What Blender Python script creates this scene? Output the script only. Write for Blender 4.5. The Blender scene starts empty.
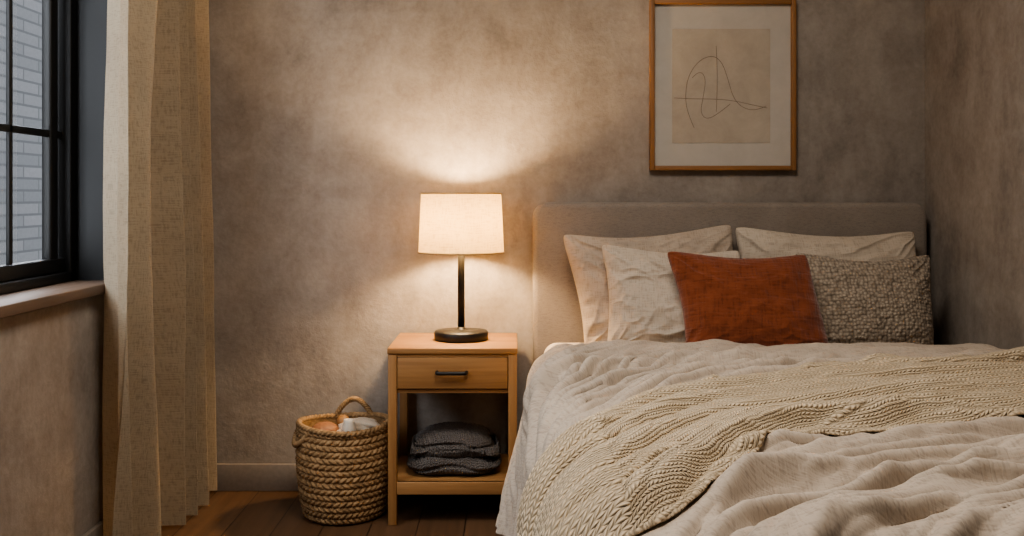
import bpy, bmesh, math, numpy as np
from mathutils import Vector, Matrix, Euler
S=bpy.context.scene
ZOOM=None
# ------------------------------------------------ helpers
def lin(c):
    return tuple([(v/255/12.92 if v/255<=0.04045 else ((v/255+0.055)/1.055)**2.4) for v in c])+(1,)
def link(o): S.collection.objects.link(o); return o
def empty(name,loc=(0,0,0)):
    e=bpy.data.objects.new(name,None); e.location=loc; e.empty_display_size=.05; link(e); return e
def par(o,e):
    o.parent=e; o.matrix_parent_inverse=Matrix.Translation(e.location).inverted(); return o
def setmat(o,m):
    o.data.materials.clear(); o.data.materials.append(m)
def box(name,x0,x1,y0,y1,z0,z1,mat,parent=None,bev=0.0,seg=2):
    bm=bmesh.new(); bmesh.ops.create_cube(bm,size=1)
    for v in bm.verts:
        v.co=Vector(((x0+x1)/2+v.co.x*(x1-x0),(y0+y1)/2+v.co.y*(y1-y0),(z0+z1)/2+v.co.z*(z1-z0)))
    if bev>0:
        bmesh.ops.bevel(bm,geom=bm.edges[:],offset=bev,segments=seg,profile=.5,affect='EDGES')
    me=bpy.data.meshes.new(name); bm.to_mesh(me); bm.free()
    if bev>0:
        me.polygons.foreach_set('use_smooth',[True]*len(me.polygons))
    o=link(bpy.data.objects.new(name,me)); setmat(o,mat)
    if parent: par(o,parent)
    return o
def grid(name,P,mat,UV=None,wrapu=False,parent=None,smooth=True):
    n,m=P.shape[:2]
    assert np.isfinite(P).all(), name
    idx=np.arange(n*m).reshape(n,m)
    if wrapu: idx=np.vstack([idx,idx[:1]])
    a=idx[:-1,:-1].ravel();b=idx[1:,:-1].ravel();c=idx[1:,1:].ravel();d=idx[:-1,1:].ravel()
    F=np.stack([a,b,c,d],1)
    me=bpy.data.meshes.new(name)
    me.vertices.add(n*m); me.vertices.foreach_set('co',P.reshape(-1).astype(np.float32))
    nf=len(F); me.loops.add(nf*4); me.polygons.add(nf)
    me.loops.foreach_set('vertex_index',F.reshape(-1).astype(np.int32))
    me.polygons.foreach_set('loop_start',np.arange(0,nf*4,4,dtype=np.int32))
    me.update(calc_edges=True); me.validate()
    if smooth: me.polygons.foreach_set('use_smooth',[True]*nf)
    if UV is not None:
        uv=me.uv_layers.new(name='UVMap'); U=UV.reshape(-1,2)[F.reshape(-1)]
        uv.data.foreach_set('uv',U.reshape(-1).astype(np.float32))
    o=link(bpy.data.objects.new(name,me)); setmat(o,mat)
    if parent: par(o,parent)
    return o
def lathe(name,prof,cx,cy,mat,n=64,parent=None,smooth=True,off=0):
    th=np.linspace(0,2*np.pi,n,endpoint=False)
    P=np.zeros((n,len(prof),3))
    for j,(r,z) in enumerate(prof):
        P[:,j,0]=cx+r*np.cos(th);P[:,j,1]=cy+r*np.sin(th);P[:,j,2]=z
    return grid(name,P,mat,wrapu=True,parent=parent,smooth=smooth)
def tube(name,pts,r,mat,parent=None,cyc=False,res=6):
    cu=bpy.data.curves.new(name,'CURVE');cu.dimensions='3D';cu.bevel_depth=r;cu.bevel_resolution=res
    sp=cu.splines.new('NURBS');sp.points.add(len(pts)-1)
    for i,p in enumerate(pts): sp.points[i].co=(*p,1)
    sp.use_endpoint_u=True;sp.order_u=3;sp.use_cyclic_u=cyc;cu.resolution_u=8;cu.use_fill_caps=True
    o=bpy.data.objects.new(name,cu);link(o)
    dg=bpy.context.evaluated_depsgraph_get();me=bpy.data.meshes.new_from_object(o.evaluated_get(dg))
    bpy.data.objects.remove(o);me.name=name
    o=link(bpy.data.objects.new(name,me));setmat(o,mat)
    me.polygons.foreach_set('use_smooth',[True]*len(me.polygons))
    if parent: par(o,parent)
    return o
def join(objs,name,uv=False):
    bm=bmesh.new()
    for o in objs:
        bm.from_mesh(o.data)
    me=bpy.data.meshes.new(name);bm.to_mesh(me);bm.free()
    mat=objs[0].data.materials[0];p=objs[0].parent
    for o in objs: bpy.data.objects.remove(o)
    o=link(bpy.data.objects.new(name,me));me.materials.append(mat)
    if p: par(o,p)
    return o
# numpy noise
def hsh(ix,iy,s):
    v=np.sin(ix*127.1+iy*311.7+s*74.7)*43758.5453
    return v-np.floor(v)
def vn(x,y,s=0):
    x=np.asarray(x,float)+100;y=np.asarray(y,float)+100
    ix=np.floor(x);iy=np.floor(y);fx=x-ix;fy=y-iy
    fx=fx*fx*fx*(fx*(fx*6-15)+10);fy=fy*fy*fy*(fy*(fy*6-15)+10)
    a=hsh(ix,iy,s);b=hsh(ix+1,iy,s);c=hsh(ix,iy+1,s);d=hsh(ix+1,iy+1,s)
    return a+(b-a)*fx+(c-a)*fy+(a-b-c+d)*fx*fy
def fbm(x,y,s=0,o=4):
    r=0;a=.5
    for i in range(o):
        r=r+a*vn(x*2**i,y*2**i,s+i*13);a*=.5
    return r/(1-.5**o)
def ridge(x,y,s=0,k=1.5):
    q=2*vn(x,y,s)-1
    return np.maximum(1-np.sqrt(q*q+.006),0)**k
def sst(a,b,x):
    t=np.clip((x-a)/(b-a),0,1);return t*t*(3-2*t)
# ------------------------------------------------ materials
class NT:
    def __init__(s,name):
        s.m=bpy.data.materials.new(name);s.m.use_nodes=True;s.t=s.m.node_tree;s.n=s.t.nodes;s.n.clear()
        s.out=s.n.new('ShaderNodeOutputMaterial');s.b=s.n.new('ShaderNodeBsdfPrincipled')
        s.t.links.new(s.b.outputs[0],s.out.inputs[0])
    def L(s,a,b): s.t.links.new(a,b)
    def node(s,t,**k):
        n=s.n.new(t)
        for a,b in k.items(): setattr(n,a,b)
        return n
    def coord(s,kind='Object',scale=(1,1,1),rot=(0,0,0)):
        c=s.node('ShaderNodeTexCoord');mp=s.node('ShaderNodeMapping')
        mp.inputs['Scale'].default_value=scale;mp.inputs['Rotation'].default_value=rot
        s.L(c.outputs[kind],mp.inputs[0]);return mp.outputs[0]
    def noise(s,vec,scale,detail=4,rough=.5,dist=0):
        n=s.node('ShaderNodeTexNoise');n.inputs['Scale'].default_value=scale;n.inputs['Detail'].default_value=detail
        n.inputs['Roughness'].default_value=rough;n.inputs['Distortion'].default_value=dist
        s.L(vec,n.inputs['Vector']);return n.outputs['Fac']
    def ramp(s,fac,stops):
        r=s.node('ShaderNodeValToRGB');e=r.color_ramp.elements
        while len(e)<len(stops): e.new(.5)
        for i,(p,c) in enumerate(stops):
            e[i].position=p;e[i].color=c
        s.L(fac,r.inputs[0]);return r.outputs[0]
    def mix(s,fac,a,b,bt='MIX'):
        m=s.node('ShaderNodeMix',data_type='RGBA',blend_type=bt)
        for v,i in ((fac,0),(a,6),(b,7)):
            if hasattr(v,'is_linked') or hasattr(v,'links'): s.L(v,m.inputs[i])
            else: m.inputs[i].default_value=v
        return m.outputs[2]
    def math(s,op,a,b=None,c=None):
        m=s.node('ShaderNodeMath',operation=op)
        for i,v in enumerate((a,b,c)):
            if v is None: continue
            if isinstance(v,(int,float)): m.inputs[i].default_value=v
            else: s.L(v,m.inputs[i])
        return m.outputs[0]
    def bump(s,h,dist,strength=1,prev=None):
        b=s.node('ShaderNodeBump');b.inputs['Distance'].default_value=dist;b.inputs['Strength'].default_value=strength
        s.L(h,b.inputs['Height'])
        if prev is not None: s.L(prev,b.inputs['Normal'])
        return b.outputs[0]
    def fin(s,col=None,rough=.8,nrm=None,spec=.3,sheen=0):
        if col is not None:
            if isinstance(col,tuple): s.b.inputs['Base Color'].default_value=col
            else: s.L(col,s.b.inputs['Base Color'])
        s.b.inputs['Roughness'].default_value=rough
        s.b.inputs['Specular IOR Level'].default_value=spec
        if sheen: s.b.inputs['Sheen Weight'].default_value=sheen
        if nrm is not None: s.L(nrm,s.b.inputs['Normal'])
        return s.m
def m_plaster(name,c1,c2,c3):
    t=NT(name);v=t.coord()
    n1=t.noise(v,1.5,6,.62,.7);n2=t.noise(v,6,6,.68,.3);n3=t.noise(t.coord(scale=(1,1,.35)),11,5,.6)
    c=t.ramp(n1,[(.34,lin(c1)),(.5,lin(c2)),(.66,lin(c3))])
    c=t.mix(.42,c,t.ramp(n2,[(.34,lin(c1)),(.66,lin(c3))]))
    c=t.mix(t.ramp(n3,[(.45,(0,0,0,1)),(.7,(.4,.4,.4,1))]),c,lin(c3))
    n4=t.noise(v,45,4,.7)
    c=t.mix(.08,c,t.ramp(n4,[(.35,(.12,.11,.10,1)),(.65,(.6,.57,.54,1))]))
    nb=t.bump(n2,.012,.4);nb=t.bump(n4,.003,.5,nb)
    return t.fin(c,.9,nb,.2)
def m_wood(name,c1,c2,axis,rough=.5,sc=1.0):
    t=NT(name);s=[26*sc,26*sc,26*sc];s[axis]=1.6*sc
    v=t.coord(scale=tuple(s));n=t.noise(v,1,6,.6,.8)
    s2=[90*sc]*3;s2[axis]=3*sc
    n2=t.noise(t.coord(scale=tuple(s2)),1,3,.5)
    c=t.ramp(n,[(.3,lin(c1)),(.7,lin(c2))])
    c=t.mix(.25,c,t.ramp(n2,[(.35,lin(c1)),(.65,lin(c2))]))
    return t.fin(c,rough,t.bump(n2,.001,.3),.35)
def m_fabric(name,c1,c2,scale=700,bumpd=.0012,coarse=9,kind='UV',rough=.95,sheen=.1,crump=.004):
    t=NT(name);v=t.coord(kind)
    n=t.noise(v,coarse,5,.6)
    a=t.noise(t.coord(kind,scale=(1,.12,1)),scale*.5,2,.5);b=t.noise(t.coord(kind,scale=(.12,1,1)),scale*.5,2,.5)
    w=t.math('ADD',a,b)
    c=t.ramp(n,[(.3,lin(c1)),(.7,lin(c2))])
    c=t.mix(.22,c,t.ramp(w,[(.8,lin([x*.72 for x in c1])),(1.2,lin([min(255,x*1.12) for x in c2]))]))
    nb=t.bump(w,bumpd,.7)
    nb=t.bump(t.noise(v,30,4,.6,.5),crump,.5,nb)
    return t.fin(c,rough,nb,.15,sheen)
def m_knit(name,c1,c2,cw=.010,rh=.008,bd=.004,rot=0,dark=.45):
    t=NT(name);v=t.coord('UV',rot=(0,0,rot));nn=t.node('ShaderNodeTexNoise');nn.inputs['Scale'].default_value=14
    t.L(v,nn.inputs['Vector'])
    vm=t.node('ShaderNodeVectorMath',operation='MULTIPLY_ADD');t.L(nn.outputs['Color'],vm.inputs[0]);vm.inputs[1].default_value=(.010,.010,0);t.L(v,vm.inputs[2])
    sp=t.node('ShaderNodeSeparateXYZ');t.L(vm.outputs[0],sp.inputs[0])
    col=t.math('DIVIDE',sp.outputs[0],cw);row=t.math('DIVIDE',sp.outputs[1],rh)
    c=t.math('ABSOLUTE',t.math('SUBTRACT',t.math('FRACT',col),.5))
    s1=t.math('ABSOLUTE',t.math('SINE',t.math('MULTIPLY',t.math('ADD',row,t.math('MULTIPLY',c,1.3)),math.pi)))
    s2=t.math('SINE',t.math('MULTIPLY',c,2*math.pi))
    h=t.math('MULTIPLY',t.math('ADD',t.math('MULTIPLY',s1,.75),.25),t.math('ADD',t.math('MULTIPLY',s2,.75),.25))
    n=t.noise(v,12,4,.6)
    cc=t.ramp(n,[(.3,lin(c1)),(.7,lin(c2))])
    cc=t.mix(t.math('MULTIPLY',t.math('SUBTRACT',1,h),dark),cc,lin([x*.6 for x in c1]))
    return t.fin(cc,.95,t.bump(h,bd,1),.1,.1)
def m_boucle(name,c1,c2,c3,sc,bd):
    t=NT(name);v=t.coord('UV')
    vo=t.node('ShaderNodeTexVoronoi');vo.inputs['Scale'].default_value=sc;vo.inputs['Randomness'].default_value=.6;t.L(v,vo.inputs['Vector'])
    d=vo.outputs['Distance'];n=t.noise(v,sc*.6,3,.6)
    h=t.math('SUBTRACT',1,d)
    c=t.ramp(d,[(.15,lin(c2)),(.5,lin(c1)),(.8,lin(c3))])
    c=t.mix(.2,c,t.ramp(n,[(.35,lin(c3)),(.6,lin(c2))]))
    return t.fin(c,.95,t.bump(h,bd,1),.1,.1)
def m_plain(name,c,rough=.5,metal=0,spec=.5):
    t=NT(name);n=t.noise(t.coord(),60,3);m=t.fin(t.ramp(n,[(.3,lin([x*.92 for x in c])),(.7,lin(c))]),rough,None,spec)
    t.b.inputs['Metallic'].default_value=metal;return m

M_wall=m_plaster('limewash_plaster',(116,107,100),(144,135,126),(168,159,149))
M_trim=m_plain('trim_paint',(146,136,126),.6)
M_ceil=m_plain('ceiling_paint',(190,185,178),.9)
M_oakx=m_wood('oak_grain_x',(130,92,56),(164,124,80),0)
M_oakz=m_wood('oak_grain_z',(130,92,56),(164,124,80),2)
M_oaky=m_wood('oak_grain_y',(124,88,54),(156,116,76),1)
M_sill=m_wood('sill_wood',(86,70,58),(112,93,79),1)
M_black=m_plain('black_metal',(24,22,21),.45)
M_winb=m_plain('black_window_paint',(18,18,18),.5)
M_head=m_fabric('headboard_fabric',(124,115,107),(138,129,120),900,.001,6,'Object',crump=.002)
M_duvet=m_fabric('duvet_linen',(160,147,133),(180,167,152),500,.0015,7)
M_sheet=m_fabric('sheet_cotton',(190,177,163),(202,190,176),900,.0006,5,'Object')
M_pilA=m_fabric('pillow_linen_taupe',(154,140,126),(170,157,142),500,.0012,9)
M_pilB=m_fabric('pillow_linen_oat',(168,156,141),(183,171,156),500,.0012,9)
M_rust=m_fabric('rust_chenille',(100,52,33),(124,68,45),260,.004,18,sheen=.3)
M_waffle=m_boucle('boucle_yarn',(146,134,120),(174,162,146),(100,90,79),85,.007)
M_blank=m_knit('cream_knit',(198,178,149),(216,198,170),.014,.012,.0048,dark=.55)
M_gknit=m_knit('charcoal_knit',(98,91,86),(124,116,110),.015,.014,.007)
def m_rope():
    t=NT('seagrass');v=t.coord()
    n=t.noise(v,30,5,.6);n2=t.noise(t.coord(scale=(1,1,5)),60,3,.6)
    c=t.ramp(n,[(.25,lin((98,76,52))),(.5,lin((142,114,82))),(.75,lin((176,146,110)))])
    c=t.mix(.3,c,t.ramp(n2,[(.35,lin((80,60,40))),(.65,lin((182,152,114)))]))
    return t.fin(c,.85,t.bump(n2,.002,.5),.2)
M_rope=m_rope()
def m_floor():
    t=NT('oak_floorboards')
    c=t.node('ShaderNodeTexCoord');sw=t.node('ShaderNodeMapping');sw.inputs['Rotation'].default_value=(0,0,math.pi/2)
    t.L(c.outputs['Object'],sw.inputs[0])
    b=t.node('ShaderNodeTexBrick');b.offset=.37;b.inputs['Scale'].default_value=1
    b.inputs['Brick Width'].default_value=1.3;b.inputs['Row Height'].default_value=.16;b.inputs['Mortar Size'].default_value=.002
    b.inputs['Color1'].default_value=lin((110,84,62));b.inputs['Color2'].default_value=lin((98,74,54));b.inputs['Mortar'].default_value=lin((46,33,24))
    t.L(sw.outputs[0],b.inputs['Vector'])
    n=t.noise(t.coord(scale=(34,2,1)),1,6,.6,.6)
    col=t.mix(.6,b.outputs['Color'],t.ramp(n,[(.3,(.4,.37,.35,1)),(.7,(1,.95,.9,1))]),'MULTIPLY')
    return t.fin(col,.42,t.bump(n,.001,.3),.4)
M_floor=m_floor()
def m_brick():
    t=NT('grey_brick');c=t.node('ShaderNodeTexCoord')
    sp=t.node('ShaderNodeSeparateXYZ');t.L(c.outputs['Object'],sp.inputs[0])
    cb=t.node('ShaderNodeCombineXYZ');t.L(sp.outputs[1],cb.inputs[0]);t.L(sp.outputs[2],cb.inputs[1])
    b=t.node('ShaderNodeTexBrick');b.inputs['Scale'].default_value=1
    b.inputs['Brick Width'].default_value=1.1;b.inputs['Row Height'].default_value=.20;b.inputs['Mortar Size'].default_value=.020
    b.inputs['Color1'].default_value=lin((46,46,47));b.inputs['Color2'].default_value=lin((38,39,40));b.inputs['Mortar'].default_value=lin((25,26,27))
    t.L(cb.outputs[0],b.inputs['Vector'])
    n=t.noise(cb.outputs[0],14,4)
    col=t.mix(.3,b.outputs['Color'],t.ramp(n,[(.3,(.5,.5,.5,1)),(.7,(1,1,1,1))]),'MULTIPLY')
    return t.fin(col,.9,t.bump(b.outputs['Fac'],.01,-.6),.2)
M_brick=m_brick()
def m_trans(name,c1,c2,tr,kind='UV',sc=600,tint=(1,1,1,1)):
    m=m_fabric(name,c1,c2,sc,.0012,5,kind);t=m.node_tree
    b=[n for n in t.nodes if n.type=='BSDF_PRINCIPLED'][0];o=[n for n in t.nodes if n.type=='OUTPUT_MATERIAL'][0]
    tl=t.nodes.new('ShaderNodeBsdfTranslucent');mx=t.nodes.new('ShaderNodeMixShader');mx.inputs[0].default_value=tr
    src=b.inputs['Base Color'].links[0].from_socket
    mm=t.nodes.new('ShaderNodeMix');mm.data_type='RGBA';mm.blend_type='MULTIPLY';mm.inputs[0].default_value=1;mm.inputs[7].default_value=tint
    t.links.new(src,mm.inputs[6]);t.links.new(mm.outputs[2],tl.inputs[0])
    t.links.new(b.outputs[0],mx.inputs[1]);t.links.new(tl.outputs[0],mx.inputs[2]);t.links.new(mx.outputs[0],o.inputs[0])
    return m
M_curt=m_trans('curtain_linen',(168,154,133),(184,170,148),.3)
M_shade=m_trans('lampshade_linen',(200,182,146),(226,209,176),.5,'UV',420,(.25,.21,.14,1))
def m_glass():
    t=NT('window_glass');g=t.node('ShaderNodeBsdfGlossy');g.inputs['Roughness'].default_value=.02
    tr=t.node('ShaderNodeBsdfTransparent')
    mx=t.node('ShaderNodeMixShader');mx.inputs[0].default_value=.05;t.L(tr.outputs[0],mx.inputs[1]);t.L(g.outputs[0],mx.inputs[2])
    t.L(mx.outputs[0],t.out.inputs[0]);t.n.remove(t.b);return t.m
M_glass=m_glass()
# ------------------------------------------------ room shell
XR=1.573;XL=-1.293;CZ=2.7;YF=-5.6
box('floor',XL-.2,XR+.2,YF-.2,.2,-.1,0,M_floor)
box('ceiling',XL-.2,XR+.2,YF-.2,.2,CZ,CZ+.1,M_ceil)
box('wall_back',XL-.2,XR+.2,0,.2,0,CZ,M_wall)
box('wall_right',XR,XR+.2,YF,0,0,CZ,M_wall)
box('wall_front',XL-.2,XR+.2,YF-.2,YF,0,CZ,M_wall)
WY0=-2.75;WY1=-.613;WZ0=.83;WZ1=2.45
wl=[box('a',XL-.2,XL,YF,0,0,WZ0,M_wall),box('b',XL-.2,XL,YF,0,WZ1,CZ,M_wall),
    box('c',XL-.2,XL,WY1,0,WZ0,WZ1,M_wall),box('d',XL-.2,XL,YF,WY0,WZ0,WZ1,M_wall)]
join(wl,'wall_left')
box('baseboard_back',XL+.016,XR-.016,-.016,0,0,.103,M_trim,bev=.003)
box('baseboard_left',XL,XL+.016,YF,0,0,.103,M_trim,bev=.003)
box('baseboard_right',XR-.016,XR,YF,0,0,.103,M_trim,bev=.003)
# window
W=empty('window_1',(-1.42,-1.7,1.6))
fx0,fx1=-1.46,-1.40
SZ=.851
box('frame_jamb_far',fx0,fx1,WY1-.055,WY1,SZ,WZ1,M_winb,W,.004)
box('frame_jamb_near',fx0,fx1,WY0,WY0+.065,SZ,WZ1,M_winb,W,.004)
box('frame_bottom',fx0,fx1,WY0,WY1,SZ,SZ+.03,M_winb,W,.004)
box('frame_top',fx0,fx1,WY0,WY1,WZ1-.05,WZ1,M_winb,W,.004)
box('sash_stile_far',fx0+.005,fx1-.025,-.755,-.70,SZ+.03,WZ1-.05,M_winb,W,.006)
box('sash_rail_bottom',fx0+.005,fx1-.02,WY0+.06,-.66,SZ+.03,SZ+.075,M_winb,W,.005)
for i,y in enumerate([-1.0,-1.29,-1.58,-1.87,-2.16,-2.45]):
    box('muntin_v_%d'%i,fx0+.018,fx1-.030,y-.010,y+.010,SZ+.05,WZ1-.05,M_winb,W,.003)
for i,z in enumerate([1.315,1.78,2.2]):
    box('muntin_h_%d'%i,fx0+.018,fx1-.030,WY0+.05,WY1-.05,z-.011,z+.011,M_winb,W,.003)
gp=np.array([[[-1.44,WY0+.03,SZ+.02],[-1.44,WY0+.03,WZ1-.03]],[[-1.44,WY1-.03,SZ+.02],[-1.44,WY1-.03,WZ1-.03]]])
grid('glass_pane',gp,M_glass,parent=W,smooth=False)
box('reveal_lining_far',-1.40,XL+.004,WY1-.012,WY1,SZ,WZ1,M_winb,W)
box('reveal_lining_top',-1.40,XL,WY0,WY1,WZ1-.012,WZ1,M_winb,W)
box('trim_1_window_sill',-1.46,-1.258,WY0-.03,WY1+.02,SZ-.032,SZ,M_sill,bev=.004)
# outside
box('neighbouring_brick_building',-8.4,-8.0,-14,30,-6,6.0,M_brick)
box('street_ground',-8.0,-1.5,-14,30,-6.1,-6,M_trim)
# ------------------------------------------------ curtain
def curtain():
    n=620;m=130
    s=np.linspace(0,1,n)[:,None];z=np.linspace(0.012,2.5,m)[None,:]
    y=-.85+.81*s+0*z
    wob=.45*np.sin(z*1.3+s*5)+1.1*(vn(s*4,z*.9,4)-.5)
    ph=2*np.pi*(5.6*(s**1.2+.045*np.sin(2*np.pi*s*1.7)))+wob
    amp=.058*(1-.12*z/2.5)*(1+1.0*(vn(s*6,z*.3,9)-.5))
    prof=np.sin(ph+.6*np.sin(ph))+.26*np.sin(2*ph+.5+z*.6)
    x=-1.205+.014*s**.8+amp*prof+.014*(fbm(s*14,z*1.6,6)-.5)+.014*(ridge(s*13+z*.3,z*.7,15)-.3)
    yy=y+.022*np.cos(ph)
    x=np.maximum(x,XL+.02);yy=np.minimum(yy,-.022)
    P=np.stack([x,yy,z+0*s],2)
    UV=np.stack([s*1.9+0*z,z+0*s],2)
    return grid('window_curtain',P,M_curt,UV)
curtain()
tb=tube('curtain_rod',[(-1.2,-3.0,2.53),(-1.2,-1.6,2.53),(-1.2,-.03,2.53)],.014,M_black)
# ------------------------------------------------ bed
bed=empty('bed',(.8,-1.3,0))
BX0,BX1=.085,1.525
def rounded_slab(name,x0,x1,z0,z1,y0,y1,r,mat,parent,bev=.018):
    bm=bmesh.new();pts=[]
    for (cx,cz,a0) in ((x1-r,z1-r,0),(x0+r,z1-r,90)):
        for k in range(9):
            a=math.radians(a0+k*90/8);pts.append((cx+r*math.cos(a),cz+r*math.sin(a)))
    pts+= [(x0,z0),(x1,z0)]
    vs=[bm.verts.new((p[0],y0,p[1])) for p in pts];f=bm.faces.new(vs)
    e=bmesh.ops.extrude_face_region(bm,geom=[f])
    for v in e['geom']:
        if isinstance(v,bmesh.types.BMVert): v.co.y=y1
    bmesh.ops.recalc_face_normals(bm,faces=bm.faces[:])
    ed=[e for e in bm.edges if abs(e.verts[0].co.y-e.verts[1].co.y)<1e-6]
    bmesh.ops.bevel(bm,geom=ed,offset=bev,segments=4,profile=.5,affect='EDGES')
    me=bpy.data.meshes.new(name);bm.to_mesh(me);bm.free()
    me.polygons.foreach_set('use_smooth',[True]*len(me.polygons))
    o=link(bpy.data.objects.new(name,me));setmat(o,mat);par(o,parent)
    return o
rounded_slab('headboard',.078,1.545,.06,1.097,-.105,-.018,.055,M_head,bed,.02)
box('bed_base',BX0+.06,BX1-.03,-2.5,-.11,.07,.30,M_head,bed,.02,4)
box('mattress',BX0+.03,BX1-.01,-2.48,-.112,.30,.585,M_sheet,bed,.05,6)
for i,(x,y) in enumerate([(.18,-.2),(1.45,-.2),(.18,-2.42),(1.45,-2.42)]):
    lathe('leg_%d'%i,[(.001,0),(.02,0),(.025,.08),(.001,.08)],x,y,M_black,24,bed)

xl=.098;R=.07
PX=np.array([-.45,-.30,-.12,-.04,.03,.20,.60,.9,1.3,1.5]);PT=np.array([2.62,2.54,2.36,2.22,2.04,1.78,1.57,1.50,1.45,1.44])
_k=np.hanning(111);_k/=_k.sum();_s=np.linspace(-.6,1.6,600)
_c=np.convolve(np.pad(np.interp(_s,PX,PT),55,mode='edge'),_k,'valid')
def center(a): return np.interp(a,_s,_c)
_sl=np.gradient(_c,_s)
def bandmask(a,t):
    sd=(t-center(a))/np.sqrt(1+np.interp(a,_s,_sl)**2)
    return (1-sst(.20,.33,np.abs(sd)))
def surf(a,t,off=0.0,fine=True,amp=1.0):
    a=np.asarray(a,float);t=np.asarray(t,float)
    A=np.clip(-a,0,R*np.pi/2)/R
    h=np.maximum(-a-R*np.pi/2,0)
    fl=.075*sst(.40,.8,t)*(1-.75*sst(1.02,1.36,t))
    x=np.where(a>=0,xl+R+a,xl+R-R*np.sin(A)-fl*(h/.33)**1.1-fl*.12*A)
    wv=(np.sin(t*24+2.2*vn(t*3,0*t,5))*.6+np.sin(t*13+1)*.4)
    x=x-.018*wv*np.clip(h/.25,0,1)
    dz=R*(1-np.cos(A))+h
    T0=2.5;R2=.1
    B=np.clip(t-T0,0,R2*np.pi/2)/R2;h2=np.maximum(t-T0-R2*np.pi/2,0)
    y=-np.where(t<T0,t,T0+R2*np.sin(B))
    dz2=R2*(1-np.cos(B))+h2
    er=np.clip((a-1.27)/.10,0,1)
    z=.588-np.maximum(dz,dz2)-.05*er**2
    te=t-.60-.02*(vn(a*5,0*a,8)-.5)-.02*sst(.5,1.2,a)
    tq=np.clip(te/.035,0,1)
    th=.034*np.sqrt(tq*(2-tq))
    fe=t-.98-.12*(vn(a*2.2,0*a,18)-.5)-.22*np.exp(-np.maximum(a,0)/.25)
    th=th+.020*(1-sst(-.010,.018,fe))*np.clip(te/.1,0,1)+.014*np.exp(-((fe+.026)/.024)**2)
    nx=-np.sin(A)*(a<0);nz=np.cos(A)*np.cos(B);ny=-np.sin(B)
    l=np.sqrt(nx**2+ny**2+nz**2)+1e-6;nx/=l;ny/=l;nz/=l
    side=np.clip(-a/.1,0,1)
    d=th*(1-.55*side)+off
    p=t-center(a)+.16*(fbm(a*2.2,t*2.2,31)-.5)
    q=a+.20*(fbm(a*2,t*3,41)-.5)
    fs=sst(1.0,1.3,t)
    r1=ridge(p*5.0,q*.9,1,1.25);r2=ridge(p*11+3,q*1.8,2,1.3)
    w=.056*(r1-.48)*(.35+.65*fs)+.060*(r2-.42)*(.6+.4*fs)
    w=w+.012*(fbm(a*2.6,t*3,3,3)-.5)
    w=w+.032*(ridge(p*21,q*3.2,7,1.4)-.40)+.009*(ridge(p*42,q*8,19,1.4)-.42)+.006*(fbm(a*16,t*16,12,3)-.5)+.018*(ridge(q*6+p*7,p*9-q*2.5,17,1.5)-.4)
    w=w*(1-.88*bandmask(a,t))
    k=np.clip(te/.06,0,1)*(.45+.55*sst(.75,1.2,t))
    k=k*(1-.5*side)
    lo=-.030
    w=w*amp*k;w=np.where(w<0,lo*np.tanh(w/lo),w)
    d=d+w
    return np.stack([x+nx*d,y+ny*d,np.maximum(z+nz*d,.15)],-1)
def duvet():
    na,nt=540,680
    a=np.linspace(-.440,1.35,na)[:,None]+np.zeros((1,nt))
    t=np.linspace(.598,2.86,nt)[None,:]+np.zeros((na,1))
    P=surf(a,t)
    P[...,0]=np.minimum(P[...,0],XR-.035)
    o=grid('duvet',P,M_duvet,np.stack([a,t],-1))
    md=o.modifiers.new('thick','SOLIDIFY');md.thickness=.008;md.offset=-1
    return o
duvet()
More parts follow.
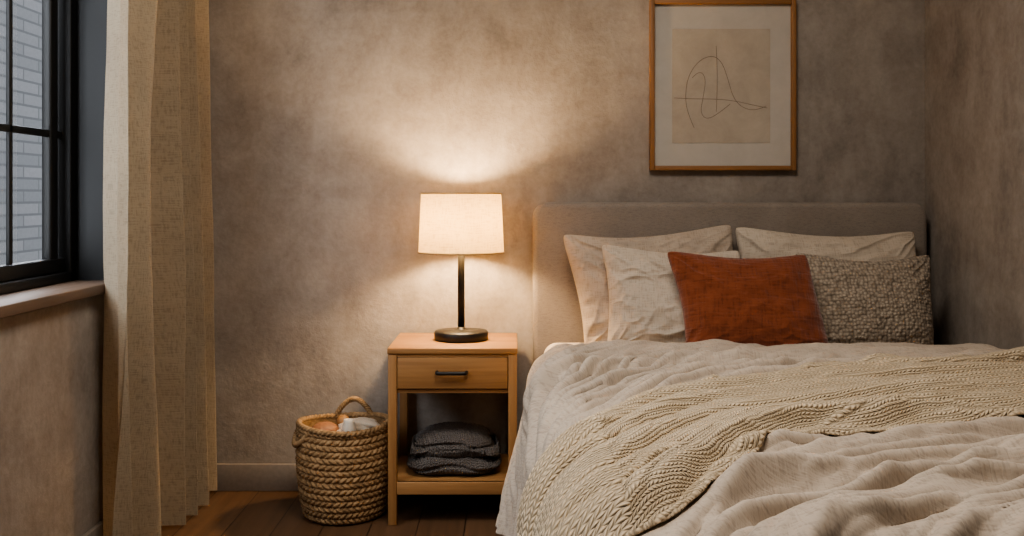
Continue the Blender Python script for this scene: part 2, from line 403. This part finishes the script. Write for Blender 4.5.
def throw():
    na,nw=900,400
    aa=np.linspace(-.34,1.36,3000);tt=center(aa)
    ds=np.sqrt(np.diff(aa)**2+np.diff(tt)**2);s=np.concatenate([[0],np.cumsum(ds)])
    S_=np.linspace(0,s[-1],na);ca=np.interp(S_,s,aa);ct=np.interp(S_,s,tt)
    ta=np.gradient(ca);tt_=np.gradient(ct);ln=np.sqrt(ta**2+tt_**2)
    na_=-tt_/ln;nt_=ta/ln
    k=np.hanning(161);k/=k.sum()
    na_=np.convolve(np.pad(na_,80,mode='edge'),k,'valid');nt_=np.convolve(np.pad(nt_,80,mode='edge'),k,'valid')
    ww=np.linspace(-1,1,nw)
    w=(np.sign(ww)*(1-(1-np.abs(ww))**1.3))[None,:]+np.zeros((na,1));q=S_[:,None]+0*w
    hw=.19+.13*sst(.35,1.3,q)+.02*np.sin(q*4)
    hw=hw*np.where(w<0,.52+.48*sst(.5,1.3,q),1)
    pp=w*hw+.03*(vn(q*5,0*q,3)-.5)
    a=ca[:,None]+na_[:,None]*pp;t=ct[:,None]+nt_[:,None]*pp
    a=np.minimum(a,1.36)
    base=surf(a,t,0)
    e=6e-3
    sm=surf(a,t,0,True,.15)
    du=surf(a+e,t,0,True,.15)-sm;dv=surf(a,t+e,0,True,.15)-sm
    n=np.cross(dv,du) ;n/=np.linalg.norm(n,axis=-1,keepdims=True)+1e-9
    ref=np.where((a<-.06)[...,None],np.array([-1.,0,.3]),np.array([-.1,0,1.]))
    n=n*np.sign((n*ref).sum(-1,keepdims=True)+1e-9)
    # lengthwise bunched folds: rounded pleats with narrow valleys
    g=w*.30+.09*(fbm(q*1.3,w*.6,22,2)-.5)*2
    ph=g*30
    pleat=np.abs(np.sin(ph+1.2*np.sin(q*2.1)+1.5*(vn(q*1.2,g*3,61)-.5)))**.75
    sel=.35+.65*vn(g*9,q*1.1,62)
    folds=pleat*sel*.042+ridge(g*8,q*.8,51,1.1)*.022+ridge(g*22+5,q*1.3,52,1.15)*.012
    e_=np.clip((1-np.abs(w))/.10,0,1);fall=np.sqrt(e_*(2-e_))
    off=.008+fall*.006+folds*(.15+.85*sst(0,.28,1-np.abs(w)))*(.55+.45*sst(0,.6,q))
    P=base+n*off[...,None]
    P[...,0]=np.minimum(P[...,0],XR-.03)
    dw=np.linalg.norm(np.diff(P,axis=1),axis=-1);U=np.concatenate([np.zeros((na,1)),np.cumsum(dw,1)],1);U=U-U[:,nw//2:nw//2+1]
    kk=np.hanning(81);kk/=kk.sum();U=np.apply_along_axis(lambda c:np.convolve(np.pad(c,40,mode='edge'),kk,'valid'),0,U)
    dq=np.linalg.norm(np.diff(sm,axis=0),axis=-1);V=np.concatenate([np.zeros((1,nw)),np.cumsum(dq,0)],0);V=V-V[-1:]
    V=.5*V+.5*(V[:,nw//2:nw//2+1]+0*V)
    o=grid('knitted_throw_blanket',P,M_blank,np.stack([U,V],-1))
    md=o.modifiers.new('thick','SOLIDIFY');md.thickness=.006;md.offset=-1
throw()
# ------------------------------------------------ pillows
def pillow(name,cx,cy,cz,w,h,T,tilt,roll,yaw,mat,seed,wr=1.0,shear=0,taper=0,sag=.02,n=170):
    u=np.linspace(-1,1,n)[:,None]+np.zeros((1,n));v=np.linspace(-1,1,n)[None,:]+np.zeros((n,1))
    k=.06
    ju=.02*np.sin(2.1*v+seed);jv=.018*np.sin(2.6*u+seed*2)
    X=w/2*(u*(1-k*(1-v**2))+ju);Z=h/2*(v*(1-k*1.1*(1-u**2))+jv)
    cr=(np.abs(u)**9)*(np.abs(v)**9);X=X*(1-.045*cr);Z=Z*(1-.06*cr)
    X=X*(1+taper*v)-shear*Z
    Z=Z-sag*(1-u**2)*(v+1)/2
    f=(np.clip((1-np.abs(u)**2.6)*(1-np.abs(v)**2.6),0,1))**.5
    f=f*(1-.22*v)
    obs=[]
    for side in (-1,1):
        uu=u+.30*(fbm(u*1.6+seed,v*1.6,seed+2,3)-.5);vv=v+.30*(fbm(u*1.6,v*1.6+seed,seed+5,3)-.5)
        wrn=0
        for (cu,cv) in ((-1,-1),(-1,1),(1,-1),(1,1)):
            rd=np.sqrt((v-cv)**2+(u-cu)**2);a2=np.arctan2((vv-cv*1.15)*cv,(uu-cu*1.15)*cu)
            wrn=wrn+.026*(ridge(a2*5+seed+cu*3+cv,rd*.9,seed+side,1.3)-.45)*np.exp(-(rd/.8)**2)
        wrn=wrn+.020*(ridge(uu*1.6+1.0*vv+seed,vv*2.6-uu*.9+seed,seed+9+side,1.4)-.45)+.018*(fbm(u*2.0,v*2.0,seed+20,3)-.5)
        wrn=wrn+.008*(ridge(uu*3.2+vv*2,vv*4.4-uu*2,seed+33,1.5)-.4)+.003*(ridge(uu*8-vv*3,vv*8+uu*3,seed+43,1.5)-.4)
        pk=.003*np.sin(u*30+seed+2*vn(u*4,v,2))*np.exp(-(1-np.abs(v))/.12)*(1-np.abs(u)**6)+.003*np.sin(v*24+seed)*np.exp(-(1-np.abs(u))/.12)*(1-np.abs(v)**6)
        m=np.clip(f*1.8,0,1)
        Y=side*(T/2*f+(wrn*wr+pk)*m+.0015)
        obs.append((np.stack([X,Y,Z],-1),side))
    M=Matrix.Translation((cx,cy,cz))@Matrix.Rotation(yaw,4,'Z')@Matrix.Rotation(-tilt,4,'X')@Matrix.Rotation(roll,4,'Y')
    A=np.array(M)
    os_=[]
    for P,side in obs:
        UV=np.stack([P[...,0],P[...,2]],-1)
        if side>0: P=P[::-1].copy();UV=UV[::-1].copy()
        Q=P@A[:3,:3].T+A[:3,3]
        os_.append(grid(name+'_s',Q,mat,UV))
    bm=bmesh.new()
    for o in os_: bm.from_mesh(o.data)
    bmesh.ops.remove_doubles(bm,verts=[v_ for v_ in bm.verts if v_.is_boundary],dist=.0032)
    bmesh.ops.recalc_face_normals(bm,faces=bm.faces[:])
    me=bpy.data.meshes.new(name);bm.to_mesh(me);bm.free()
    me.polygons.foreach_set('use_smooth',[True]*len(me.polygons))
    for o in os_: bpy.data.objects.remove(o)
    o=link(bpy.data.objects.new(name,me));me.materials.append(mat)
    return o
D=math.radians
pillow('bed_pillow',.520,-.225,.790,.61,.45,.17,D(13),D(-3),0,M_pilA,3,.85,.05,.04)
pillow('bed_pillow',1.140,-.215,.795,.67,.44,.17,D(13),D(1),0,M_pilB,8,.85,0,.0)
pillow('bed_pillow',.56,-.385,.765,.49,.39,.16,D(18),D(2),D(-3),M_pilB,14,.85,.08)
pillow('boucle_throw_pillow',1.205,-.40,.755,.49,.365,.15,D(20),D(1),D(3),M_waffle,21,.5,-.12)
pillow('rust_throw_pillow',.775,-.555,.765,.475,.365,.16,D(20),D(1),D(-2),M_rust,27,.38,.16,0,.012)
# ------------------------------------------------ nightstand
ns=empty('nightstand',(-.2,-.22,0))
nx0,nx1,ny0,ny1=-.422,.017,-.43,-.03
box('top',nx0-.002,nx1+.002,ny0-.004,ny1,.584,.604,M_oakx,ns,.003)
L=.030
for i,(x,y) in enumerate([(nx0,ny0),(nx1-L,ny0),(nx0,ny1-L),(nx1-L,ny1-L)]):
    box('leg_%d'%i,x,x+L,y,y+L,0,.584,M_oakz,ns,.003)
box('drawer_case_side_l',nx0+.006,nx0+.024,ny0+L,ny1-L,.455,.584,M_oaky,ns)
box('drawer_case_side_r',nx1-.024,nx1-.006,ny0+L,ny1-L,.455,.584,M_oaky,ns)
box('drawer_case_back',nx0+L,nx1-L,ny1-.02,ny1-.008,.455,.584,M_oakx,ns)
box('drawer_case_bottom',nx0+.01,nx1-.01,ny0+.01,ny1-.01,.450,.462,M_oakx,ns)
box('rail_front_top',nx0+L,nx1-L,ny0+.002,ny0+.02,.574,.584,M_oakx,ns)
box('drawer_front',nx0+L+.002,nx1-L-.002,ny0-.001,ny0+.018,.466,.572,M_oakx,ns,.002)
hp=[(-.255,ny0-.001,.522),(-.255,ny0-.022,.522),(-.245,ny0-.024,.522),(-.205,ny0-.024,.522),(-.165,ny0-.024,.522),(-.155,ny0-.022,.522),(-.155,ny0-.001,.522)]
tube('drawer_handle',hp,.0065,M_black,ns)
box('shelf',nx0+.004,nx1-.004,ny0+.006,ny1-.004,.125,.148,M_oakx,ns,.002)
box('shelf_rail_front',nx0+L,nx1-L,ny0+.002,ny0+.02,.105,.148,M_oakx,ns,.002)
def fold_stack():
    obs=[]
    specs=[(-.205,-.250,.149,.070,.335,.27,0),(-.200,-.245,.200,.100,.315,.26,1)]
    for (cx,cy,z0,H,wx,wy,sd) in specs:
        n,m=220,100
        th=np.linspace(0,2*np.pi,n,endpoint=False)[:,None];ph=np.linspace(-np.pi/2,np.pi/2,m)[None,:]
        c=np.cos(th);s_=np.sin(th);e=.5
        sx=np.sign(c)*np.abs(c)**e;sy=np.sign(s_)*np.abs(s_)**e
        cp=np.abs(np.cos(ph))**.5;szp=np.sign(np.sin(ph))*np.abs(np.sin(ph))**.9
        X=cx+wx/2*sx*cp;Y=cy+wy/2*sy*cp
        top=(szp>0)
        Z=z0+H/2+H/2*szp+top*(.034*(fbm(X*8+sd,Y*8,sd+2)-.5)-(.012+.03*sd)*(np.abs(X-cx)/(wx/2))**2.5)
        cr=np.exp(-((Z-z0-H*(.42+.1*sd)-.010*np.sin(X*22))/.006)**2)*.012
        X=X-sx*cr+.016*(vn(Z*40,Y*14,sd)-.5);Y=Y-sy*cr+.018*(vn(X*14,Z*40,sd+5)-.5)
        # chunky stitches modelled on the surface
        st=.0035*np.abs(np.sin(X*math.pi/.016))*np.abs(np.sin((Z+Y)*math.pi/.014+np.floor(X/.016)*1.57))
        Y=Y+sy*st;Z=Z+szp*st
        P=np.stack([X,Y,Z],-1);UV=np.stack([X+Y*.3,Y+Z*1.0],-1)
        obs.append(grid('s',P,M_gknit,UV,wrapu=True))
    o=join(obs,'folded_knit_blanket')
    o.data.polygons.foreach_set('use_smooth',[True]*len(o.data.polygons))
fold_stack()
# ------------------------------------------------ lamp
LX,LY=-.183,-.215
lamp=empty('table_lamp',(LX,LY,.604))
lathe('base',[(.0005,.604),(.094,.604),(.097,.607),(.097,.632),(.094,.636),(.03,.639),(.016,.644),(.012,.652),(.0005,.652)],LX,LY,M_black,72,lamp)
lathe('stem',[(.0005,.642),(.0125,.642),(.0125,.905),(.008,.915),(.008,.985),(.0005,.985)],LX,LY,M_black,32,lamp)
lathe('socket',[(.0005,.95),(.017,.95),(.017,.975),(.0005,.975)],LX,LY,M_black,32,lamp)
n=120;m=20
th=np.linspace(0,2*np.pi,n+1)[:,None];zz=np.linspace(0,1,m)[None,:]
rr=.154-.010*zz
P=np.stack([LX+rr*np.cos(th),LY+rr*np.sin(th),.918+.214*zz+0*th],-1)
sh=grid('shade',P,M_shade,np.stack([th*.15+0*zz,zz*.214+0*th],-1),parent=lamp)
def ring(name,cx,cy,cz,r,rad,mat,parent):
    k=64;pts=[(cx+r*math.cos(2*math.pi*i/k),cy+r*math.sin(2*math.pi*i/k),cz) for i in range(k)]
    return tube(name,pts,rad,mat,parent,cyc=True,res=3)
ring('shade_rim_bottom',LX,LY,.919,.1535,.0028,M_shade,lamp)
ring('shade_rim_top',LX,LY,1.131,.1437,.0028,M_shade,lamp)
for i in range(3):
    a=2*math.pi*i/3+.5
    tube('spider_%d'%i,[(LX,LY,.955),(LX+.07*math.cos(a),LY+.07*math.sin(a),.95),(LX+.151*math.cos(a),LY+.151*math.sin(a),.93)],.002,M_black,lamp,res=2)
pl=bpy.data.lights.new('bulb_light','POINT');pl.energy=44;pl.color=(1,.69,.38);pl.shadow_soft_size=.045
po=link(bpy.data.objects.new('bulb_light',pl));po.location=(LX,LY,1.025);par(po,lamp)
# ------------------------------------------------ basket
BXc,BYc=-.592,-.300
bk=empty('woven_basket',(BXc,BYc,0))
def braid(name,pts,r,cyc,k):
    P=np.array(pts);N=len(P)
    tn=(np.roll(P,-1,0)-np.roll(P,1,0)) if cyc else np.gradient(P,axis=0)
    tn/=np.linalg.norm(tn,axis=1,keepdims=True)
    M_=N*6;idx=np.linspace(0,N if cyc else N-1,M_,endpoint=not cyc)
    def itp(A):
        out=np.zeros((M_,3))
        for c in range(3):
            src=np.append(A[:,c],A[0,c]) if cyc else A[:,c]
            out[:,c]=np.interp(idx,np.arange(len(src)),src)
        return out
    PP=itp(P);TT=itp(tn);TT/=np.linalg.norm(TT,axis=1,keepdims=True)
    up=np.array([0,0,1.0]) if cyc else np.array([0,1.0,0.05])
    U=np.cross(TT,up);U/=np.linalg.norm(U,axis=1,keepdims=True)+1e-9;V=np.cross(TT,U)
    ph=np.linspace(0,2*np.pi,20,endpoint=False)[None,:,None]
    s=np.linspace(0,1,M_,endpoint=not cyc)[:,None,None]
    rad=r*(.72+.38*np.abs(np.sin(1.5*ph+s*2*np.pi*k/2)))
    Q=PP[:,None,:]+rad*(np.cos(ph)*U[:,None,:]+np.sin(ph)*V[:,None,:])
    Q=np.transpose(Q,(1,0,2))
    if cyc: Q=np.concatenate([Q,Q[:,:1]],1)
    return grid(name,Q,M_rope,wrapu=True,parent=bk)
def basket():
    n=720;m=300
    th=np.linspace(0,2*np.pi,n,endpoint=False)[:,None];v=np.linspace(0,1,m)[None,:]
    Rz=.132+.028*np.sin(np.clip(v,0,1)**.8*np.pi*.72)+.003*np.sin(th*3+v*3)
    rows=15
    rp=v*rows;fr=np.abs(np.sin(np.pi*rp));ri=np.floor(rp)
    br=np.abs(np.sin(th*22+ri*np.pi/2+(rp-ri-.5)*2.4*np.where(ri%2==0,1,-1)+.3*vn(th*4,ri+0*th,7)))
    d=.0095*fr**.6*(.35+.65*br)+.003*(vn(th*30,rp*2,4)-.5)
    r=Rz+d
    P=np.stack([BXc+r*np.cos(th),BYc+r*np.sin(th),.004+.318*v+.006*np.sin(2*th+1)*v],-1)
    grid('basket_wall_outer',P,M_rope,wrapu=True,parent=bk)
    r2=Rz[:,::6]-.006+0*th
    v2=v[:,::6]
    P=np.stack([BXc+r2*np.cos(th),BYc+r2*np.sin(th),.006+.316*v2+.006*np.sin(2*th+1)*v2],-1)
    grid('basket_wall_inner',P,M_rope,wrapu=True,parent=bk)
    lathe('basket_bottom',[(.0005,.004),(.132,.004),(.135,.012),(.0005,.014)],BXc,BYc,M_rope,64,bk)
    braid('rim',[(BXc+.156*math.cos(a),BYc+.156*math.sin(a),.322+.006*math.sin(2*a+1)) for a in np.linspace(0,2*np.pi,80,endpoint=False)],.010,True,60)
basket()
def arch(a0,span,hgt,out):
    pts=[]
    for s in np.linspace(0,1,40):
        a=a0+(s-.5)*span;k=math.sin(s*math.pi)**.75
        r=.155+out*k
        pts.append((BXc+r*math.cos(a),BYc+r*math.sin(a),.318+hgt*k))
    return pts
braid('handle_back',arch(D(84),D(50),.060,-.01),.0095,False,22)
braid('handle_front',arch(D(205),D(52),-.055,.018),.0095,False,22)
def blob(name,c,s,mat,seed,amp=.02,parent=bk,e=1.0):
    n,m=90,60
    th=np.linspace(0,2*np.pi,n,endpoint=False)[:,None];ph=np.linspace(-np.pi/2,np.pi/2,m)[None,:]
    cx,cy=np.cos(th)*1.6,np.sin(th)*1.6
    d=1+amp*10*(ridge(cx+seed+ph,cy+ph*1.5+seed,seed,1.5)-.4)*np.cos(ph)
    X=c[0]+s[0]*np.cos(th)*np.cos(ph)*d;Y=c[1]+s[1]*np.sin(th)*np.cos(ph)*d;Z=c[2]+s[2]*np.sin(ph)*d+0*th
    return grid(name,np.stack([X,Y,Z],-1),mat,np.stack([th*.1+0*ph,ph*.1+0*th],-1),wrapu=True,parent=parent)
M_tan=m_plain('tan_leather',(140,96,66),.6)
M_white=m_plain('cream_ceramic',(206,196,182),.4)
blob('cloth_bundle',(BXc,BYc,.235),(.130,.130,.070),M_pilA,5,.02)
blob('cream_cloth',(BXc+.05,BYc+.03,.300),(.070,.06,.032),M_pilB,9,.03)
blob('tan_pouch',(BXc-.065,BYc-.02,.295),(.05,.055,.034),M_tan,4,.012)
blob('wood_ball',(BXc-.01,BYc+.04,.318),(.024,.024,.024),M_oakx,2,.0)
lathe('small_jar',[(.0005,.27),(.02,.27),(.024,.28),(.024,.325),(.018,.336),(.018,.345),(.014,.345),(.014,.33),(.0005,.33)],BXc+.025,BYc-.05,M_white,32,bk)
# ------------------------------------------------ art
art=empty('framed_line_drawing',(.8,-.012,1.54))
ax0,ax1,az0,az1=.522,1.076,1.218,1.866
fw=.018
M_frame=m_wood('frame_oak',(124,88,54),(158,116,76),2)
M_framex=m_wood('frame_oak_x',(124,88,54),(158,116,76),0)
box('frame_left',ax0,ax0+fw,-.030,-.001,az0,az1,M_frame,art,.002)
box('frame_right',ax1-fw,ax1,-.030,-.001,az0,az1,M_frame,art,.002)
box('frame_bottom',ax0+fw,ax1-fw,-.030,-.001,az0,az0+fw,M_framex,art,.002)
box('frame_top',ax0+fw,ax1-fw,-.030,-.001,az1-fw,az1,M_framex,art,.002)
def m_paper(n,c1,c2):
    t=NT(n);v=t.coord();return t.fin(t.ramp(t.noise(v,9,6,.7,.4),[(.3,lin(c1)),(.7,lin(c2))]),.85,t.bump(t.noise(v,300,2),.0005,.4),.2)
M_mat=m_paper('mat_board',(178,173,165),(187,182,174));M_paper=m_paper('aged_paper',(166,156,142),(182,172,158))
box('backing_mat',ax0+.01,ax1-.01,-.012,-.002,az0+.01,az1-.01,M_mat,art)
def ppx(x,y): return ((x-512)*3.99/1050,1.125-(y-195)*3.99/1050)
p0=ppx(672,143);p1=ppx(770,29)
box('drawing_paper',p0[0],p1[0],-.0135,-.012,p0[1],p1[1],M_paper,art)
M_ink=m_plain('ink',(112,96,80),.8)
lines=[[(674,98),(690,99),(715,99),(735,101),(752,105),(767,108)],
 [(694,128),(687,112),(685,95),(688,76),(698,61),(712,55),(722,62),(728,80),(733,98),(742,108),(756,111),(766,106)],
 [(692,78),(699,70),(706,78),(703,98),(700,112),(706,120),(718,114),(730,104)],
 [(716,46),(718,80),(716,112)]]
for i,l in enumerate(lines):
    tube('ink_line_%d'%i,[(ppx(*q)[0],-.0136,ppx(*q)[1]) for q in l],.0008,M_ink,art,res=2)
# ------------------------------------------------ lights
w=bpy.data.worlds.new('overcast');S.world=w;w.use_nodes=True
bg=w.node_tree.nodes['Background'];bg.inputs[0].default_value=(.88,.93,1,1);bg.inputs[1].default_value=9
pt=bpy.data.lights.new('window_portal','AREA');pt.shape='RECTANGLE';pt.size=1.6;pt.size_y=2.1;pt.cycles.is_portal=True
pto=link(bpy.data.objects.new('window_portal',pt));pto.location=(-1.48,(WY0+WY1)/2,(WZ0+WZ1)/2);pto.rotation_euler=(0,-math.pi/2,0)
al=bpy.data.lights.new('ceiling_fill','AREA');al.shape='RECTANGLE';al.size=.9;al.size_y=.9;al.energy=46;al.color=(1,.91,.81)  # soft fill added overhead, out of view, to lift the room; not a fixture
ao=link(bpy.data.objects.new('ceiling_fill',al));ao.location=(.1,-2.0,2.66)
try:
    S.view_settings.look='AgX - Medium High Contrast'
except Exception as ex: print(ex)
# ------------------------------------------------ camera
cd=bpy.data.cameras.new('camera');co=link(bpy.data.objects.new('camera',cd))
co.location=(0,-4,1.125);co.rotation_euler=(math.pi/2,0,0)
cd.sensor_fit='HORIZONTAL';cd.sensor_width=36;cd.lens=36*1050/1024;cd.shift_y=-73/1024;cd.clip_start=.05
if ZOOM:
    tx,ty,k=ZOOM;cd.lens*=k;cd.shift_x=(tx-512)/1024*k;cd.shift_y=-(ty-195)/1024*k
S.camera=co
